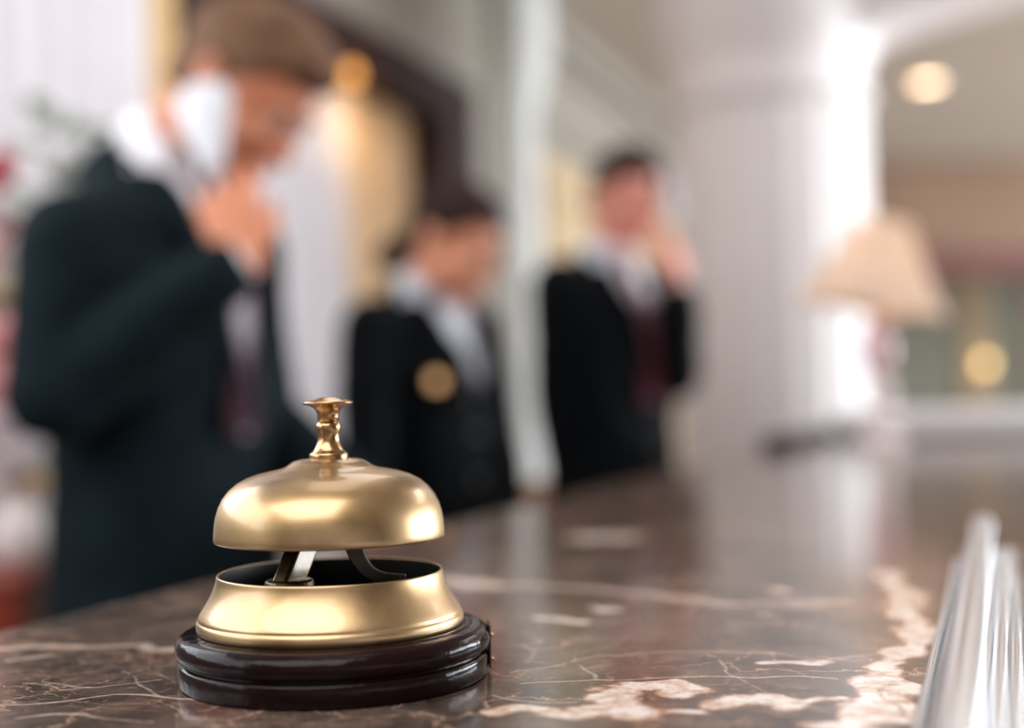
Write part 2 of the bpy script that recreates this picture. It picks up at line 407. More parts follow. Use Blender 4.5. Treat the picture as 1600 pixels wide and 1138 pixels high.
# ------------------------------------------------------------------ reception counter
SE = 2.75
rc = empty('reception_counter', cp(.6, .3, 0), 'long reception counter with a polished brown marble top veined in cream', 'counter')
import numpy as np
def countertop():
    # grid of the slab: fine where the bell stands, coarser away from it
    s_ = []; x = -1.6
    sb = (BC - B0).dot(D)
    while x < SE:
        s_.append(x); dd = x - sb
        x += .0013 if -.14 < dd < .12 else (.003 if -.3 < dd < .7 else .02)
    s_.append(SE); n_ = list(np.arange(0, .6401, .0014))
    ns, nn = len(s_), len(n_)
    Sg, Ng = np.meshgrid(np.array(s_), np.array(n_), indexing='ij')
    P2 = np.array(B0)[None,None,:2] + Sg[...,None]*np.array(D)[None,None,:2] + Ng[...,None]*np.array(NN)[None,None,:2]
    def wob(p, amp, fr, seed):
        rs = np.random.RandomState(seed); o = np.zeros_like(p)
        for k in range(7):
            a = rs.uniform(0, 2*PI); f = fr*rs.uniform(.5, 2.2); v = np.array([math.cos(a), math.sin(a)])*f
            ph = rs.uniform(0, 6, 2); t = p@v
            o[...,0] += np.sin(t+ph[0])*amp/f*fr; o[...,1] += np.sin(t+ph[1])*amp/f*fr
        return o
    def fld(lines, p):
        cur = np.full(p.shape[:2], -1.0)
        for rad, pts in lines:
            w = [np.array(atz(a, b, CT))[:2] for a, b in pts]
            rads = rad if isinstance(rad, (list, tuple)) else [rad]*len(pts)
            for i in range(len(w)-1):
                ab = w[i+1]-w[i]; q = p-w[i]; t = np.clip((q@ab)/(ab@ab), 0, 1)
                d = np.linalg.norm(q - t[...,None]*ab, axis=-1); r = (rads[i]*(1-t)+rads[i+1]*t)/1000*(1.0 if rads[i] > 2.9 else .72)
                cur = np.maximum(cur, 1-d/r)
        return cur
    pf = fld(MARKS['patch'], P2+wob(P2, .0016, 160, 3)); tf = fld(MARKS['thin'], P2+wob(P2, .0007, 180, 5))
    off = rc.location
    top = np.concatenate([P2, np.full((ns,nn,1), CT)], -1).reshape(-1,3) - np.array(off)
    bot = []; edge = [(i,0) for i in range(ns)] + [(ns-1,j) for j in range(1,nn)] + [(i,nn-1) for i in range(ns-2,-1,-1)] + [(0,j) for j in range(nn-2,0,-1)]
    idx = np.array([i*nn+j for i,j in edge]); low = top[idx].copy(); low[:,2] -= .04
    verts = np.concatenate([top, low]); I, J = np.meshgrid(np.arange(ns-1), np.arange(nn-1), indexing='ij')
    a = (I*nn+J).ravel(); quads = np.stack([a, a+nn, a+nn+1, a+1], -1)
    m = len(idx); k = np.arange(m); base = ns*nn
    side = np.stack([idx, idx[(k+1)%m], base+(k+1)%m, base+k], -1)
    q = np.concatenate([quads, side]).astype(np.int32)
    me = bpy.data.meshes.new('countertop'); me.vertices.add(len(verts)); me.vertices.foreach_set('co', verts.astype(np.float32).ravel())
    me.loops.add(q.size); me.loops.foreach_set('vertex_index', q.ravel()); me.polygons.add(len(q))
    me.polygons.foreach_set('loop_start', np.arange(len(q), dtype=np.int32)*4)
    me.update(calc_edges=True)
    for nm, f in (('patch', pf), ('thin', tf)):
        at_ = me.attributes.new(nm, 'FLOAT', 'POINT'); v = np.full(len(verts), -1.0, np.float32); v[:ns*nn] = f.ravel(); at_.data.foreach_set('value', v)
    me.materials.append(M['marble'])
    o = bpy.data.objects.new('countertop', me); C.objects.link(o); o.parent = rc
    bm = bmesh.new(); box(bm, cp((SE-1.6)/2, .32, CT-.0425), (SE+1.6, .64, .005), D, NN)
    obj('underside_board', bm, M['wood'], rc, smooth=False)
BC = atz(519.5, 1056, CT)
countertop()
bm = bmesh.new(); box(bm, cp((SE-1.6)/2, .32, (CT-.045)/2), (SE+1.5, .54, CT-.045), D, NN)
obj('cabinet_body', bm, M['wood'], rc, smooth=False, bevel=.004)
bm = bmesh.new()
for k in range(6): box(bm, cp(-1.25+k*.7, .595, .52), (.56, .014, .8), D, NN)
obj('front_panel', bm, M['redwood'], rc, smooth=False, bevel=.004)
# far end: a raised white stone ledge across the counter
bm = bmesh.new()
a = atz(1352, 689, CT); e = atz(1690, 680, CT)
dx = (e-a).normalized(); dy = UP.cross(dx)
w = (e-a).length
box(bm, a + dx*w/2 + dy*.10 + UP*.034, (w, .2, .066), dx, dy)
tag(obj('stone_ledge', bm, M['whitestone'], None, smooth=False, bevel=.02), 'low white stone ledge across the far end of the brown counter, behind the lamp', 'ledge')
# second counter section beyond it
rb = empty('back_counter', cp(SE+.27, .42, 0), 'dark wooden counter section behind the lamp at the foot of the white column', 'counter')
bm = bmesh.new(); box(bm, cp(SE+.27, .42, .53), (.46, .9, 1.06), D, NN); obj('cabinet_body', bm, M['wood'], rb, smooth=False, bevel=.005)
bm = bmesh.new(); box(bm, cp(SE+.27, .42, 1.075), (.5, .96, .03), D, NN); obj('countertop', bm, M['wood'], rb, smooth=False, bevel=.01)

q0 = atz(1100, 704, CT); s0 = (q0-B0).dot(D)
bm = bmesh.new(); box(bm, cp((s0+SE-.03)/2, .035, CT+.013), (SE-.03-s0, .06, .024), D, NN)
tag(obj('ledge_strip', bm, M['wood'], None, smooth=False, bevel=.004), 'long dark wooden tray on the staff edge of the counter before the white column', 'batten')  # solid wooden strip for the dark line at the column's foot
# chrome rails near the right edge
cr_ = empty('chrome_rail', atz(1500, 1100, CT), 'polished chrome multi-bar rail lying on the marble at the lower right', 'rail')
def rail_bar(name, pxl, pxr, zc, yend, vp=1562, mname='chrome', Yn=-.15):
    D = ray(vp, 617); D.z = 0; D.normalize(); NN = V((D.y, -D.x, 0))
    # bar between pixel columns pxl..pxr of the bottom row, laid along the counter
    pl, pr = atz(pxl, 1138, CT+zc), atz(pxr, 1138, CT+zc)
    r = abs((pr-pl).dot(NN))/2; c = (pl+pr)/2
    e = c + D*((yend-c.y)/D.y); s = c + D*((Yn-c.y)/D.y)
    bm = bmesh.new()
    if name == 'base_strip':
        box(bm, (s+e)/2, ((e-s).length, 2*r, .004), D, NN); return obj(name, bm, M[mname], cr_, smooth=False, bevel=.001)
    cap(bm, s, e, r, r, 28, 6)
    return obj(name, bm, M[mname], cr_)
rail_bar('base_strip', 1432, 1604, .0022, .80, 1574)
rail_bar('bar', 1424, 1446, .0062, .72, 1556)
rail_bar('bar', 1446, 1534, .0125, .86, 1564)
rail_bar('bar', 1540, 1572, .0085, .74, 1582)
rail_bar('bar', 1576, 1597, .0075, .64, 1590)

# ------------------------------------------------------------------ desk bell
BC = atz(519.5, 1056, CT)
mm_ = lambda pr: [(r/1000, h/1000) for r, h in pr]
bell = empty('desk_bell', BC, 'brass service bell with plunger on a round dark lacquered base', 'bell')
def blathe(name, prof, m, parent=bell, segs=160, sm=0):
    p = mm_(prof)
    if sm: p = smoothprof(p, sm)
    bm = bmesh.new(); lathe(bm, p, (0,0,0), segs); bmesh.ops.remove_doubles(bm, verts=bm.verts, dist=1e-7)
    return obj(name, bm, m, parent, world=False)
base_p = [(0,.1),(56.2,.1),(57.2,.6),(57.5,1.6),(57.6,5),(57.5,7.6),(57.0,8.3),(55.9,8.7),(55.6,9.1),(55.7,9.5),(56.9,9.9),(57.9,10.6),
          (58.4,11.8),(58.5,13.5),(58.2,15.2),(57.3,16.8),(55.8,17.9),(54.2,18.3),(52.5,18.4),(51.4,18.6),(50.6,19.0),(49,19.05),(0,19.05)]
blathe('base', [(r*.992, h-(.5 if h < 9 else 0)*0) for r, h in base_p], M['lacquer']).location.x = .0011
ring_p = [(48.2,18.8),(49.2,18.9),(49.8,19.6),(50.0,20.8),(49.9,22.2),(49.5,23.1),(49.15,23.35),(49.25,23.6),(48.9,24.6),(47.9,26.3),(46.4,28.6),(45.0,31),(43.8,33.4),
          (42.9,36),(42.5,37.6),(42.45,38.4),(42.3,38.9),(41.9,39.1),(41.4,38.9)]
blathe('bell_ring', [(r*.988, h) for r, h in ring_p], M['brass'])
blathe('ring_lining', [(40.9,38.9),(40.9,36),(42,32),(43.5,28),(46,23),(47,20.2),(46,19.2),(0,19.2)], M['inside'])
dome_p = [(42.1,51.0),(42.55,51.2),(42.75,51.9),(42.7,54),(42.4,57.5),(41.9,60.5),(40.9,63.8),(39.3,67.0),(37.0,69.9),(34,72.4),(30.4,74.3),(26.5,75.6),(22.5,76.5),(18.8,77.2),(16.2,78.1),(14.6,79.2),(13.2,80.1),(11.4,80.6),(8.6,80.8),(5,80.9),(0,80.9)]
dome_in = [(40.9,51.05),(41.0,54),(40.3,60),(38,66),(33,71),(26,74),(18,75.6),(10,78.5),(0,79)]
blathe('dome', dome_in[::-1]+dome_p, M['brass'])
blathe('stem', [(0,80.5),(7.1,80.6),(7.2,81),(7.2,82.5),(7.0,82.9),(6.3,83.3),(5.4,84.3),(4.6,85.8),(4.1,87.6),(3.95,89.2),(4.2,90.6),(4.6,92),(4.65,93.2),(4.3,94.2),(3.5,94.7),(0,94.7)], M['old_brass'], segs=64)
blathe('plunger_knob', [(0,94.6),(3.3,94.6),(3.3,95.2),(3.95,95.4),(3.9,96.6),(4.05,98),(4.6,99.2),(5.6,100.2),(7.1,100.9),(8.9,101.3),(9.35,101.6),(9.3,102.0),(8.7,102.3),(7.2,102.75),(5.4,103.0),(5.1,103.3),(3,103.8),(0,104)], M['old_brass'], segs=64)
# supporting bracket (left) with its foot
def bp(px, py, Y): return at(px, py, Y)
Yc = BC.y
bm = bmesh.new()
t0, t1 = bp(474, 852, Yc-.004), bp(452, 908, Yc-.012)
ax = (t1-t0).normalized()
sx = V((1,0,0)); sx = (sx-ax*sx.dot(ax)).normalized(); sy = ax.cross(sx)
a0, a1 = t0-ax*.012, t1+ax*.012
rotm = Matrix.Rotation(math.radians(28), 3, ax); sx, sy = rotm @ sx, rotm @ sy
box(bm, (a0+a1)/2, (.0072, .010, (a1-a0).length), sx, sy, ax)
obj('support_bracket', bm, M['dark_brass'], bell, smooth=False, bevel=.0012)
bm = bmesh.new()
cfo = bp(452, 907, Yc-.012); 
bmesh.ops.create_cone(bm, cap_ends=True, segments=32, radius1=.0094, radius2=.0086, depth=.0028, matrix=Matrix.Translation(cfo - UP*.001))
tube(bm, [cfo, V((cfo.x, cfo.y, CT+.0192))], [.0075,.0085], 24)
obj('bracket_foot', bm, M['dark_brass'], bell, smooth=False, bevel=.0008)
# curved hammer arm (right)
bm = bmesh.new()
pts = [bp(x, y, Yc-.010) for x, y in ((551,815),(552,845),(554,856),(558,867),(563,877),(570,887),(579,895),(590,900),(604,903),(634,904))]
rows = []
for i, p in enumerate(pts):
    t = (pts[min(i+1,len(pts)-1)]-pts[max(i-1,0)]).normalized()
    nn = V((0,1,0)); wdt = t.cross(nn).normalized(); hw = .0037 - .0023*i/9
    rows.append([bm.verts.new(p+wdt*hw+nn*.0022), bm.verts.new(p-wdt*hw+nn*.0022), bm.verts.new(p-wdt*hw-nn*.0022), bm.verts.new(p+wdt*hw-nn*.0022)])
for x, y in zip(rows, rows[1:]):
    for k in range(4): bm.faces.new((x[k], x[(k+1)%4], y[(k+1)%4], y[k]))
bm.faces.new(rows[0]); bm.faces.new(rows[-1][::-1])
obj('hammer_arm', bm, M['dark_iron'], bell, smooth=False, bevel=.0004)
bm = bmesh.new(); pe = bp(600, 908, Yc-.010)
tube(bm, [pe, V((pe.x, pe.y, CT+.0192))], [.0035,.0035], 20); obj('hammer_post', bm, M['dark_iron'], bell)
# little hinge plate on the right of the base
pang = math.radians(4)
pd = V((math.cos(pang), math.sin(pang), 0)); pt = UP.cross(pd)
bm = bmesh.new(); pc = BC + pd*.0588 + UP*.0098
box(bm, pc, (.0010, .012, .0160), pd, pt); hp = obj('side_plate', bm, M['dark_iron'], bell, smooth=False, bevel=.0004)
for dz in (.0035, -.0055):
    bm = bmesh.new(); ell(bm, pc+pd*.0008+UP*dz, (.0009,.0011,.0011), pd, pt, UP, 16, 10); obj('rivet', bm, M['old_brass'], hp)

# ------------------------------------------------------------------ people
def head_prims(bm, c, f, u, s=1.0, fem=False):
    r = f.cross(u).normalized()
    def P(a, b, d): return c + r*(a*s) + f*(b*s) + u*(d*s)
    def E(a, b, d, ra, rb, rd): ell(bm, P(a,b,d), (ra*s, rb*s, rd*s), r, f, u)
    E(0,-.012,.03, .076,.097,.086); E(0,.025,-.035, .060,.064,.074); E(0,.048,-.078, .040,.036,.030)
    E(0,.070,-.098, .022,.018,.016)
    for k in (-1,1):
        E(k*.036,.058,-.028, .026,.026,.026); E(k*.052,.012,-.07, .018,.034,.026)
        E(k*.028,.076,.018, .024,.014,.009); E(k*.078,-.012,-.012, .009,.018,.031); E(k*.084,-.020,.002, .006,.012,.018)
    cap(bm, P(0,.084,.008), P(0,.106,-.034), .008*s, .0125*s)
    for k in (-1,1): E(k*.011,.096,-.036, .008,.010,.008)
    E(0,.086,-.061, .023,.010,.006); E(0,.084,-.071, .020,.010,.007)
    return r, P
def hand_prims(bm, W, Dd, Nn, Sd, curls, spread=.024, s=1.0, thumb=None):
    """W wrist, Dd towards fingers, Nn palm side, Sd thumb side; curls: 4 x (a,b,c) bend angles"""
    Dd = Dd.normalized(); Nn = (Nn-Dd*Nn.dot(Dd)).normalized(); Sd = (Sd-Dd*Sd.dot(Dd)-Nn*Sd.dot(Nn)).normalized()
    loft(bm, [(W-Dd*.02*s, Sd, .026*s, Nn, .021*s), (W+Dd*.012*s, Sd, .030*s, Nn, .018*s), (W+Dd*.05*s, Sd, .042*s, Nn, .016*s), (W+Dd*.088*s, Sd, .043*s, Nn, .013*s), (W+Dd*.098*s, Sd, .038*s, Nn, .009*s)], 20)
    ell(bm, W+Dd*.04*s+Sd*.022*s+Nn*.012*s, (.02*s,.03*s,.014*s), Sd, Dd, Nn)
    lens = [(.044,.026,.021),(.048,.030,.022),(.045,.028,.021),(.035,.021,.018)]
    for i in range(4):
        p = W + Dd*(.088-.004*abs(i-1))*s + Sd*((1.5-i)*spread*.92*s)
        ang = 0; rr = (.0092,.0088,.0078,.0068)
        fan = Sd*((1.5-i)*.05)
        for k in range(3):
            ang += curls[i][k]
            d = (Dd*math.cos(ang) + Nn*math.sin(ang) + fan).normalized()
            q = p + d*lens[i][k]*s
            cap(bm, p, q, rr[k]*s, rr[k+1]*s, 12, 4); p = q
    th = thumb or (.7, .45)
    p = W + Dd*.028*s + Sd*.034*s
    d1 = (Dd*.75 + Sd*th[0] + Nn*th[1]).normalized(); q = p + d1*.042*s
    cap(bm, p, q, .0125*s, .0105*s, 12, 4)
    d2 = (Dd*.95 + Sd*(th[0]*.3) + Nn*th[1]).normalized(); q2 = q + d2*.030*s
    cap(bm, q, q2, .0102*s, .0078*s, 12, 4)
    cap(bm, q2, q2+d2*.012*s, .0082*s, .0070*s, 12, 4)

def person(label, feet, f, chest, neck, headc, hf, hu, armR, armL, handR, handL, scale, mats, fem=False, vw=.42, group=None, hk=1.04):
    """positions are in world space. arm: (shoulder, elbow, wrist)."""
    root = empty('person', V((feet.x, feet.y, 0)), label, 'person', group)
    r = f.cross(UP).normalized(); s = scale
    hips = V((feet.x, feet.y, .93*s)); 
    wmul = .88 if fem else 1.0
    mskin, msuit, mshirt, mhair, mtie = mats
    # ---- body
    bm = bmesh.new()
    hr, P = head_prims(bm, headc, hf, hu, .96*s*hk, fem)
    nb = neck; cap(bm, headc - hu*.055*s - hf*.03*s, nb, .054*s*wmul, .060*s*wmul); cap(bm, nb, nb-UP*.06, .06*s*wmul, .08*s)
    def ctr(t): return hips.lerp(chest, t)
    loft(bm, [(hips-UP*.08*s, r, .14*s, f, .09*s), (hips, r, .155*s, f, .10*s), (ctr(.5), r, .13*s*wmul, f, .09*s), (chest, r, .155*s*wmul, f, .105*s), (neck-UP*.09*s, r, .13*s*wmul, f, .075*s), (neck-UP*.03*s, r, .07*s, f, .055*s)])
    for sh, el, wr in (armR, armL):
        cap(bm, neck-UP*.08*s, sh, .045*s, .045*s); cap(bm, sh, el, .045*s*wmul, .036*s*wmul); cap(bm, el, wr, .036*s*wmul, .024*s*wmul)
    feetp = []
    for k in (-1,1):
        hp_ = hips + r*(k*.09*s) - UP*.04*s; kn = V((feet.x, feet.y, .50*s)) + r*(k*.095*s) + f*.02; an = V((feet.x, feet.y, .09*s)) + r*(k*.10*s)
        cap(bm, hp_, kn, .075*s, .05*s); cap(bm, kn, an, .048*s, .032*s); cap(bm, an-UP*.03, an+f*.14*s-UP*.045*s, .032*s, .026*s)
        feetp.append((hp_, kn, an))
    for (sh, el, wr), hd in ((armR, handR), (armL, handL)):
        if hd: hand_prims(bm, wr, **hd, s=s*.95*(0.92 if fem else 1))
    bm = remesh(bm, .0038, 3)
    body = obj('body', bm, mskin, root)
    # ---- face pieces
    hs = .96*s*hk
    for k in (-1,1):
        bm = bmesh.new(); ell(bm, P(k*.031,.0775,.002), (.0125*hs,.0105*hs,.0062*hs), hr, hf, hu, 16, 12); ey = obj('eye', bm, M['eye'], root)
        bm = bmesh.new(); ell(bm, P(k*.031,.0868,.001), (.0058*hs,.0034*hs,.0058*hs), hr, hf, hu, 16, 12); obj('iris', bm, M['iris'], ey)
        bm = bmesh.new(); tube(bm, [P(k*.014,.091,.022), P(k*.03,.0905,.028), P(k*.048,.078,.024)], [.0032,.004,.002], 10); obj('eyebrow', bm, mhair, root)
    bm = bmesh.new(); ell(bm, P(0,.0925,-.0615), (.022*hs,.006*hs,.0045*hs), hr, hf, hu, 16, 10); ell(bm, P(0,.0905,-.0705), (.019*hs,.006*hs,.0055*hs), hr, hf, hu, 16, 10)
    obj('lips', remesh(bm, .0016, 2), M['lip'], root)
    # ---- hair
    bm = bmesh.new()
    def E(a, b, d, ra, rb, rd): ell(bm, P(a,b,d), (ra*hs, rb*hs, rd*hs), hr, hf, hu, 32, 24)
    if fem:
        E(0,-.014,.034, .083,.103,.090); E(0,-.05,-.01,.07,.062,.07)
    else:
        E(0,-.014,.034, .081,.104,.090); E(0,-.045,-.015,.072,.062,.07); E(0,.045,.085,.055,.05,.034); E(0,.0,.10,.06,.06,.03)
    bm = remesh(bm, .005, 3)
    inv = Matrix((hr, hf, hu))
    kill = []
    for fc in bm.faces:
        q = inv @ (fc.calc_center_median() - headc); q /= hs
        line = .062 if q.y > .06 else (.062 - (.06-q.y)*1.0 if q.y > .0 else (.002 if q.y > -.035 else (-.05 if not fem else -.05)))
        if abs(q.x) > .06 and -.04 < q.y < .02: line = max(line, .012)
        if q.z < line: kill.append(fc)
    bmesh.ops.delete(bm, geom=kill, context='FACES')
    h = strip('hair', bm, mhair, root, .006)
    if fem:
        bm = bmesh.new(); bc = P(0,-.118,-.088); ell(bm, bc, (.036*hs,.034*hs,.040*hs), hr, hf, hu); ell(bm, P(0,-.095,-.06), (.028*hs,.03*hs,.026*hs), hr, hf, hu)
        obj('hair_bun', remesh(bm, .003, 3), mhair, root)
    # ---- shirt: chest volume and collar
    bm = bmesh.new(); jw = 1.0
    def torso(bm, g, top=True):
        loft(bm, [(hips-UP*.16*s, r, (.165+g)*s, f, (.115+g)*s), (hips, r, (.162+g)*s, f, (.112+g)*s), (ctr(.5), r, (.145+g)*s*wmul, f, (.10+g)*s), (chest, r, (.172+g)*s*wmul, f, (.115+g)*s), (neck-UP*.10*s, r, (.16+g)*s*wmul, f, (.092+g)*s), (neck-UP*.035*s, r, (.085+g)*s*wmul, f, (.062+g)*s)] + ([(neck+UP*.01, r, (.062+g*.5)*s, f, (.058+g*.5)*s)] if top else []))
    torso(bm, .006)
    if fem:
        for k in (-1,1): ell(bm, chest+r*k*.065*s+f*.085*s-UP*.02, (.062*s,.055*s,.062*s), r, f, UP)
    for sh, el, wr in (armR, armL):
        dd = (wr-el).normalized(); cap(bm, wr-dd*.09, wr-dd*.012, .034*s, .031*s)
    obj('shirt', remesh(bm, .006, 3), mshirt, root)
    bm = bmesh.new()
    nd = (headc - hu*.06*s - neck).normalized()
    n0 = neck - nd*.012; lathe(bm, [(.070*s*wmul, -.012), (.0715*s*wmul, .012), (.068*s*wmul, .036*s), (.066*s*wmul, .040*s), (.064*s*wmul,.036*s), (.066*s*wmul,.0), (.066*s*wmul,-.012)], n0, 40, axis=nd)
    for k in (-1,1):   # collar wings
        a = n0 + f*.066*s + r*k*.008 + UP*.022; b = a + r*k*.045 - UP*.045 + f*.006; c2 = a + r*k*.052 + UP*.0 - f*.02
        t = f*.005
        vs = [bm.verts.new(x) for x in (a, b, c2, a+t, b+t, c2+t)]
        for q in ((0,1,2),(3,5,4),(0,3,4,1),(1,4,5,2),(2,5,3,0)): bm.faces.new([vs[i] for i in q])
    obj('shirt_collar', bm, mshirt, root)
    # ---- jacket
    bm = bmesh.new(); torso(bm, .022, False)
    if fem:
        for k in (-1,1): ell(bm, chest+r*k*.065*s+f*.092*s-UP*.02, (.068*s,.058*s,.07*s), r, f, UP)
    for sh, el, wr in (armR, armL):
        dd = (wr-el).normalized()
        cap(bm, neck-UP*.085*s, sh, .05*s, .070*s*wmul); cap(bm, sh, el, .072*s*wmul, .060*s*wmul); cap(bm, el, wr-dd*.035, .061*s*wmul, .044*s*wmul)
    bm = remesh(bm, .007, 5)
    kill = []
    vb = chest - UP*(vw-.25)*s         # bottom of the V
    ntop = neck.z - .03*s
    for fc in bm.faces:
        c = fc.calc_center_median(); q = c - chest; qx = q.dot(r); qf = (c - (neck if c.z > chest.z else chest)).dot(f)
        hgt = (c.z - vb.z)/(ntop - vb.z)
        nearm = False
        for sh, el, wr in (armR, armL):
            e_ = wr-el; t_ = max(0, min(1, (c-el).dot(e_)/e_.length_squared)); nearm = nearm or (c-el-e_*t_).length < .085*s
        if nearm: continue
        if qf > .02 and 0 < hgt and abs(qx) < .074*s*max(0, min(1.15, hgt)) and c.z > vb.z: kill.append(fc)
        elif (c - neck).length < .080*s and c.z > neck.z-.040*s: kill.append(fc)
    bmesh.ops.delete(bm, geom=kill, context='FACES')
    # soft cloth folds
    for v in bm.verts:
        n_ = noise.noise(v.co*9)*.006 + noise.noise(v.co*23)*.003
        v.co += v.normal*n_
    jk = strip('jacket', bm, msuit, root, .005)
    bm = bmesh.new(); rows = []; cax = (nd*.5+UP).normalized(); side = cax.cross(f).normalized(); fw = side.cross(cax).normalized()*-1
    for i in range(25):
        a = math.radians(-118 + 236*i/24); dv = fw*(1 if fw.dot(f) < 0 else -1)*math.cos(a) + side*math.sin(a)
        fall = .024*(1-math.cos(a))
        rows.append([bm.verts.new(neck + dv*rr_*s*(wmul if wmul < 1 else 1) + cax*(zz_*s) - UP*fall*s) for rr_, zz_ in ((.070,.008),(.079,.012),(.098,-.022),(.110,-.055),(.09,-.06),(.074,-.03))])
    for x, y in zip(rows, rows[1:]):
        for k in range(6): bm.faces.new((x[k], x[(k+1)%6], y[(k+1)%6], y[k]))
    bm.faces.new(rows[0]); bm.faces.new(rows[-1][::-1])
    obj('jacket_collar', bm, msuit, root)
    for k in (-1,1):   # lapels
        bm = bmesh.new()
        top = neck + r*k*.082*s + f*.02*s - UP*.015*s; mid = chest + r*k*.060*s + f*.150*s + UP*.045*s
        wing = chest + r*k*.105*s + f*.128*s + UP*.075*s; bot = vb + r*k*.004 + f*(.150 if not fem else .175)*s
        sh2 = neck + r*k*.10*s + f*.045*s - UP*.035*s
        vs = [bm.verts.new(x) for x in (top, mid, bot, wing, sh2)]
        bm.faces.new((vs[0], vs[1], vs[3], vs[4])); bm.faces.new((vs[1], vs[2], vs[3]))
        strip('lapel', bm, msuit, root, .005)
    for j in range(2):
        bm = bmesh.new(); ell(bm, vb + f*(.136)*s - UP*(.02+j*.10)*s, (.010,.005,.010), r, f, UP, 14, 10); obj('button', bm, M['button'], root)
    if mtie:
        bm = bmesh.new(); k0 = n0 + f*.080*s - UP*.004
        loft(bm, [(k0+UP*.014, r, .019, f, .008), (k0-UP*.014, r, .013, f, .009), (k0-UP*.02, r, .012, f, .006), (chest+f*.135*s+UP*.02, r, .026, f, .005), (vb+f*.135*s-UP*.02, r, .036, f, .005)], 16)
        obj('tie', bm, mtie, root)
    # ---- trousers or skirt, shoes
    bm = bmesh.new()
    loft(bm, [(hips+UP*.06*s, r, .155*s, f, .11*s), (hips-UP*.10*s, r, .172*s, f, .122*s)])
    for hp_, kn, an in feetp:
        cap(bm, hp_, kn, .092*s, .072*s); cap(bm, kn, an+UP*.02, .072*s, .060*s)
    obj('trousers', remesh(bm, .008, 4), M['trouser'], root)
    for hp_, kn, an in feetp:
        bm = bmesh.new(); g0 = V((an.x, an.y, 0))
        loft(bm, [(g0-f*.04+UP*.002, r, .030, f, .045), (g0-f*.04+UP*.03, r, .030, f, .04), (g0-f*.035+UP*.09, r, .036, f, .036)])
        loft(bm, [(g0+f*.06+UP*.002, r, .042, f, .115), (g0+f*.05+UP*.035, r, .038, f, .10), (g0+f*.02+UP*.07, r, .028, f, .055)])
        obj('shoe', remesh(bm, .006, 3), M['shoe'], root)
    return root, dict(r=r, f=f, chest=chest, P=P, hr=hr, vb=vb)

def axes(f, pitch_deg, tilt_deg=0):
    """face direction bowed by pitch"""
    p = math.radians(pitch_deg); hf = (f*math.cos(p) - UP*math.sin(p)).normalized(); hu = (f*math.sin(p) + UP*math.cos(p)).normalized()
    if tilt_deg:
        R_ = Matrix.Rotation(math.radians(tilt_deg), 3, hf); hu = R_ @ hu
    return hf, hu
relaxed = [(.25,.35,.25),(.3,.4,.25),(.35,.4,.3),(.4,.45,.3)]
hold = [(.15,.55,.35),(.5,.75,.45),(.65,.85,.5),(.75,.9,.5)]

def handset(name, top, bot, out, label, w=.058, th=.026, group=None):
    """cordless phone: from earpiece end 'top' to 'bot'; 'out' points away from the head"""
    ax = (top-bot).normalized(); o = (out-ax*out.dot(ax)).normalized(); sd = ax.cross(o)
    root = empty(name, bot, label, 'phone', group); n = (top-bot).length
    bm = bmesh.new(); rg = []
    for t, wf, tf in ((0,.30,.45),(.04,.40,.7),(.25,.52,.85),(.5,.76,.9),(.72,.98,1),(.88,.95,1),(.96,.72,.8),(1,.35,.45)):
        rg.append((bot+ax*n*t - o*(.006 if t > .8 else 0), sd, w/2*wf, o, th/2*tf))
    loft(bm, rg, 32, 2.3); obj('phone_body', bm, M['phone'], root)
    bm = bmesh.new(); cc = bot+ax*n*.8-o*(th/2+.0045); lathe(bm, [(0,0),(.014,0),(.015,.002),(.013,.004),(0,.004)], cc, 32, axis=-o); obj('earpiece', bm, M['grey_plastic'], root)
    bm = bmesh.new()
    for i in range(4):
        for j in range(3): box(bm, bot+ax*n*(.16+i*.09)+sd*((j-1)*.011)-o*(th*.42), (.008,.007,.003), sd, ax, o)
    obj('keypad', bm, M['grey_plastic'], root, smooth=False)
    return root

# --- man on the phone, nearest, left
f1 = V((.91,-.42,0)).normalized(); r1 = f1.cross(UP).normalized()
hf, hu = axes(V((.95,-.30,0)).normalized(), 44)
neck1 = at(250, 248, 1.80); chest1 = at(255, 470, 1.80); feet1 = at(265, 700, 1.83)
head1 = at(386, 142, 1.78)
sh = at(112, 388, 1.64); el = at(90, 612, 1.60); wr = at(378, 408, 1.60)
shl = neck1 - r1*.17 - UP*.11; ell_ = shl - UP*.26 + f1*.03; wrl = ell_ + f1*.20 - UP*.14
phT, phB = at(312, 128, 1.668), at(333, 275, 1.645)
hdir = (at(346, 262, 1.632)-wr)
person('nearest person, light brown hair, dark navy suit, head bowed, white phone at the ear', feet1, f1, chest1, neck1, head1, hf, hu,
       (sh, el, wr), (shl, ell_, wrl),
       dict(Dd=hdir, Nn=V((-.25,1,.0)), Sd=V((1,.2,.2)), curls=hold, thumb=(.5,.5)),
       dict(Dd=wrl-ell_, Nn=-UP, Sd=-r1*-1, curls=relaxed), 1.0,
       (M['skin'], M['suit'], M['shirt'], M['hair'], M['tie_dark']), hk=1.08)
handset('telephone_handset', phT, phB, V((-.2,-1,.0)), 'white phone held to the ear of the nearest man in navy', .080, .028)

